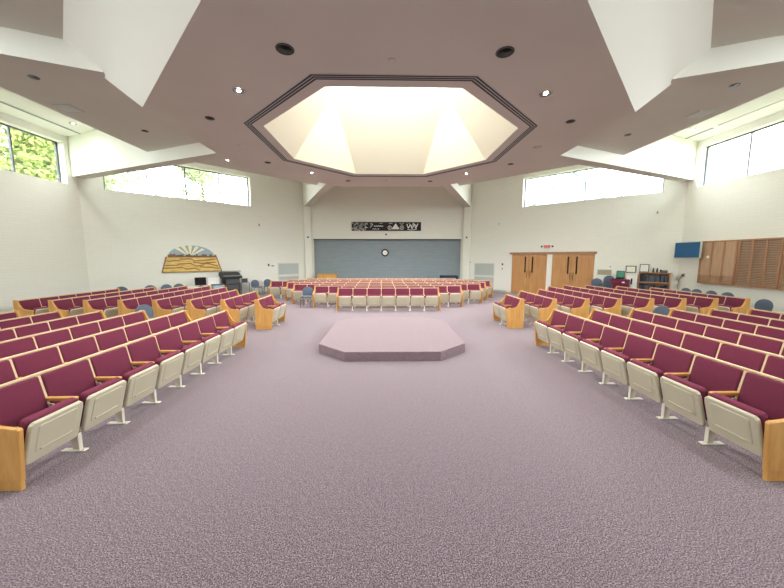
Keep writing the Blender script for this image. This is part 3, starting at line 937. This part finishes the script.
for xx in (-.22, .22):
    b = bmesh.new(); tube(b, [(xx, 0, .68), (xx, 0, .02)], .014); tube(b, [(xx, -.2, .015), (xx, .2, .015)], .014); link('leg', b, 'darkgrey', t, True)
t = at_left(-.97, .5, .71, 'laptop', 'dark laptop standing open on the small pale side table', 'laptop')
b = bmesh.new(); rbox(b, -.17, .17, -.12, .12, 0, .018, .004, 1); link('keyboard', b, 'darkgrey', t)
b = bmesh.new(); rbox(b, -.17, .17, .1, .12, .01, .22, .004, 1); link('lid', b, 'darkgrey', t)

# things before the blue wall
t = thing('lectern', 'oak lectern box standing before the blue wall on the left', 'lectern', (-3.8, 19.9, 0))
b = bmesh.new(); rbox(b, -.58, .58, -.25, .25, .04, 1.02, .01, 1); link('body', b, 'oak', t)
b = bmesh.new(); rbox(b, -.61, .61, -.28, .28, 1.02, 1.06, .008, 1); link('top', b, 'oak', t)
t = thing('draped_table', 'table under a navy cloth before the blue wall on the right', 'table', (3.87, 19.95, 0))
b = bmesh.new(); rbox(b, -.52, .52, -.33, .33, .02, .93, .02, 2); link('tablecloth', b, 'navy', t)
t = thing('floor_planter', 'dark leafy plant in a pot left of the oak lectern', 'plant', (-4.62, 20.05, 0))
b = bmesh.new(); lathe(b, [(.12, 0), (.17, .35), (.16, .36), (.001, .34)], (0, 0, 0), 18); link('pot', b, 'darkgrey', t, True)
b = bmesh.new()
rr = random.Random(2)
for k in range(70):
    a = rr.uniform(0, 2 * PI); r = rr.uniform(.03, .2); z = rr.uniform(.35, 1.05)
    p = Vector((r * math.cos(a), r * math.sin(a), z)); d = Vector((math.cos(a), math.sin(a), rr.uniform(-.3, .8))).normalized() * .1; s_ = Vector((-math.sin(a), math.cos(a), 0)) * .03
    vs = [bm_ for bm_ in (b.verts.new(p - s_ * .2), b.verts.new(p + d * .5 + s_), b.verts.new(p + d), b.verts.new(p + d * .5 - s_))]
    b.faces.new(vs)
tube(b, [(0, 0, .3), (0, 0, .9)], .01)
link('foliage', b, mat('dark_leaf', srgb(52, 66, 50), .6), t)

# ------------------------------------------------------------------ lights and vents in the ceiling
def downlight_proto(kind):
    t = thing('recessed_downlight', 'x', 'ceiling light')
    b = bmesh.new(); R = {'big': .1, 'small': .065, 'lit': .085}[kind]
    lathe(b, [(R, -.001), (R + .022, -.001), (R + .024, -.006), (R + .018, -.012), (R, -.012), (R, -.001)], (0, 0, 0), 24)
    link('trim_ring', b, {'big': 'darkgrey', 'small': 'darkgrey', 'lit': 'chrome'}[kind], t, True)
    b = bmesh.new(); lathe(b, [(R, -.011), (R * .7, -.005), (.001, -.002)], (0, 0, 0), 24)
    link('baffle', b, 'black' if kind != 'lit' else 'chrome', t, True)
    if kind == 'lit':
        b = bmesh.new(); lathe(b, [(.001, -.022), (.025, -.018), (.038, -.008), (.04, -.002)], (0, 0, 0), 16); link('bulb', b, 'lamp', t, True)
    return t
P = {k: downlight_proto(k) for k in ('big', 'small', 'lit')}
first = {k: True for k in P}
LAMP = 18
def dl(kind, x, y, z, lab, lit=0):
    if first[kind]:
        first[kind] = False; o = P[kind]; o.location = (x, y, z); o['label'] = lab
    else:
        o = dup(P[kind], (x, y, z), 0, lab)
    o['group'] = 'recessed downlights in the ceiling'
    if kind == 'lit':
        l = bpy.data.lights.new('downlight_lamp', 'SPOT'); l.energy = LAMP * (.3 if z > 6 else 2.2 if y > 15 else 1); l.spot_size = math.radians(150); l.spot_blend = 1; l.shadow_soft_size = .09; l.color = (1, .975, .95)
        lo_ = bpy.data.objects.new('downlight_lamp', l); COL.objects.link(lo_); lo_.location = (x, y, z - .06); 
for s, sd in ((-1, 'left'), (1, 'right')):
    dl('big', s * 1.48, 4.6, 4.86, 'large black downlight in the canopy nearest the camera on the ' + sd)
    dl('lit', s * 2.58, 5.67, 4.86, 'chrome downlight with a lit bulb on the near %s of the canopy' % sd)
    dl('small', s * 3.65, 6.76, 4.86, 'small black downlight at the near %s corner of the canopy' % sd)
    dl('small', s * 3.6, 9.75, 4.86, 'small black downlight at the far %s corner of the canopy' % sd)
    dl('lit', s * 2.56, 10.85, 4.86, 'chrome downlight with a lit bulb on the far %s of the canopy' % sd)
    dl('small', s * 1.5, 11.95, 4.86, 'small black downlight near the far edge of the canopy, %s one' % sd)
    dl('small', s * 7.14, 6.9, 5.66, 'black downlight in the near part of the %s soffit' % sd)
    dl('small', s * 6.97, 9.6, 5.66, 'black downlight in the far part of the %s soffit' % sd)
    dl('lit', s * 11.08, 11.92, ZC, 'downlight in the high ceiling over the %s clerestory windows' % sd)
    t = thing('ceiling_speaker', 'pale round ceiling speaker plate on the %s side of the canopy' % sd, 'ceiling speaker', (s * 3.7, 8.29, 4.86))
    b = bmesh.new(); lathe(b, [(.11, -.001), (.11, -.008), (.001, -.012)], (0, 0, 0), 24); link('plate', b, 'ceiling_grey', t, True)
    t = thing('ceiling_vent', 'pale square ceiling vent in the %s soffit' % sd, 'ceiling vent', (s * 7.75, 8.23, 5.66))
    b = bmesh.new(); box(b, -.2, .2, -.2, .2, -.015, -.001); link('frame', b, 'grille', t)
    b = bmesh.new()
    for k in range(6): box(b, -.17, .17, -.17 + k * .06, -.14 + k * .06, -.022, -.014)
    link('slats', b, 'grille_frame', t)
    t = thing('slot_vent', 'long dark slot vent in the high ceiling beside the %s clerestory windows' % sd, 'air vent', (s * 11.72, 0, ZC))
    b = bmesh.new()
    if s < 0: box(b, -.035, .035, 7.2, 13.3, -.012, -.001)
    else: box(b, -.035, .035, 11.83, 13.3, -.012, -.001)
    link('slot', b, 'darkgrey', t)
    b = bmesh.new()
    for xx in (-.06, .038): box(b, xx, xx + .022, 7.2 if s < 0 else 11.83, 13.3, -.016, -.001)
    link('frame', b, 'grille', t)
for x, y, w_ in ((-4.9, 3.35, 'left'), (4.9, 3.35, 'right')):  # unseen lamps added to light the near end of the room
    dl('lit', x, y, 5.66, 'unseen fill downlight added in the near soffit on the ' + w_)
for x, w_ in ((-1.35, 'left'), (1.35, 'right')):  # lamps added out of sight behind the canopy to brighten the back wall
    dl('lit', x, CY + 7.05, 5.66, 'hidden fill downlight added in the soffit before the blue wall on the ' + w_)
for s, sd in ((-1, 'left'), (1, 'right')):  # more added fill lamps, for the diagonal back walls
    for q, w_ in ((-1.35, 'nearer the side wall'), (1.35, 'nearer the blue wall')):
        dl('lit', s * (7.05 * S2 - q * S2), CY + 7.05 * S2 + q * S2, 5.66, 'hidden fill downlight added in the back %s soffit, %s' % (sd, w_))
t = thing('strip_light', 'long pale strip fitting in the high ceiling by the right clerestory', 'ceiling light', (11.72, 0, ZC))
b = bmesh.new(); rbox(b, -.05, .05, 7.2, 11.6, -.03, -.001, .006, 1); link('housing', b, 'white', t)
t = thing('smoke_detector', 'small round detector on the canopy edge nearest the camera', 'smoke detector', (-.05, 4.81, 4.86))
b = bmesh.new(); lathe(b, [(.05, -.001), (.05, -.02), (.03, -.035), (.001, -.035)], (0, 0, 0), 18); link('body', b, 'ceiling_grey', t, True)
t = thing('smoke_detector', 'small round detector beyond the skylight opening on the canopy', 'smoke detector', (-.1, 11.8, 4.86))
b = bmesh.new(); lathe(b, [(.05, -.001), (.05, -.02), (.03, -.035), (.001, -.035)], (0, 0, 0), 18); link('body', b, 'ceiling_grey', t, True)

# ------------------------------------------------------------------ trees outside
def tree(x, y, h, r, n, m, label, z0=-.5, crown0=.25, size=.28, seed=1):
    t = thing('tree', label, 'tree', (x, y, z0), 0, 'trees outside the clerestory windows')
    rr = random.Random(seed)
    b = bmesh.new(); tube(b, [(0, 0, 0), (.1, .05, h * .35), (-.05, .1, h * .7), (0, 0, h * .95)], .14, 8)
    for k in range(9):
        a = rr.uniform(0, 2 * PI); z = h * rr.uniform(.3, .75)
        tube(b, [(0, .05, z), (r * .4 * math.cos(a), r * .4 * math.sin(a), z + h * .08), (r * .75 * math.cos(a), r * .75 * math.sin(a), z + h * .2)], .045, 6)
    link('trunk', b, 'bark', t, True)
    b = bmesh.new()
    blobs = [(rr.uniform(-.6, .6) * r, rr.uniform(-.6, .6) * r, h * rr.uniform(crown0 + .1, .9), rr.uniform(.3, .55) * r) for _ in range(16)]
    for k in range(n):
        bl = blobs[rr.randrange(16)]
        d = Vector((rr.gauss(0, 1), rr.gauss(0, 1), rr.gauss(0, 1))).normalized() * bl[3] * rr.uniform(.5, 1.05)
        c = Vector(bl[:3]) + d
        u = Vector((rr.gauss(0, 1), rr.gauss(0, 1), rr.gauss(0, 1))).normalized(); v = u.orthogonal().normalized()
        s_ = size * rr.uniform(.6, 1.2)
        vs = [b.verts.new(c - u * s_), b.verts.new(c - v * s_ * .45), b.verts.new(c + u * s_), b.verts.new(c + v * s_ * .45)]
        b.faces.new(vs)
    link('foliage', b, m, t)
tree(-20.5, 10.5, 15, 3.9, 15000, 'leaf_a', 'dense yellow-green tree filling the left side windows', seed=1, size=.17)
tree(-20.5, 18.6, 15, 3.9, 15000, 'leaf_a', 'dense yellow-green tree behind the corner pane of the left windows', seed=2, size=.17)
tree(-20.5, 2.4, 15, 3.9, 9000, 'leaf_a', 'dense yellow-green tree outside the left windows nearer the camera', seed=3, size=.17)
tree(-27, 30.0, 17, 4.2, 7000, 'leaf_b', 'pale tree behind the leftmost pane of the back left windows', seed=4, size=.2)
tree(-21.5, 38.5, 17, 4.2, 6000, 'leaf_b', 'pale tree behind the middle panes of the back left windows', seed=5, size=.2)
tree(-14.0, 44.0, 17, 3.6, 5000, 'leaf_b', 'pale tree behind the rightmost pane of the back left windows', seed=6, size=.2)
t = thing('house', 'pale gabled house seen faintly through the back right windows', 'building', (26.5, 50, -.5))
b = bmesh.new(); prism(b, [(-5, 0), (5, 0), (5, 10.5), (0, 14.5), (-5, 10.5)], -4, 4, 'y'); link('wall', b, mat('pale_siding', srgb(150, 160, 170), .8), t)
b = bmesh.new(); prism(b, [(-5.6, 10.1), (0, 14.6), (5.6, 10.1), (5.6, 10.4), (0, 14.95), (-5.6, 10.4)], -4.5, 4.5, 'y'); link('roof', b, mat('grey_roof', srgb(176, 182, 188), .8), t)

# ------------------------------------------------------------------ daylight
w = bpy.data.worlds.new('sky'); SC.world = w; w.use_nodes = True
nt = w.node_tree
bg = nt.nodes['Background']
bg.inputs['Color'].default_value = (.93, .97, 1.0, 1)
bg.inputs['Strength'].default_value = 1.0
SC.cycles.max_bounces = 10
SC.cycles.diffuse_bounces = 7
SC.cycles.transparent_max_bounces = 8
SC.cycles.use_denoising = True
SC.cycles.sample_clamp_indirect = 8

SC.view_settings.view_transform = 'Standard'
SC.view_settings.look = 'None'
SC.view_settings.gamma = 1
SC.view_settings.exposure = 4.72

cam = bpy.data.cameras.new('camera')
co = bpy.data.objects.new('camera', cam); COL.objects.link(co)
cam.sensor_fit = 'HORIZONTAL'; cam.sensor_width = 36
cam.lens = 316. / 784 * 36
cam.clip_start = .05
co.location = (-.145, 0, 2.1)
co.rotation_euler = (PI / 2 - math.atan(37 / 316.), 0, -math.atan(6.5 / 316.))
SC.camera = co
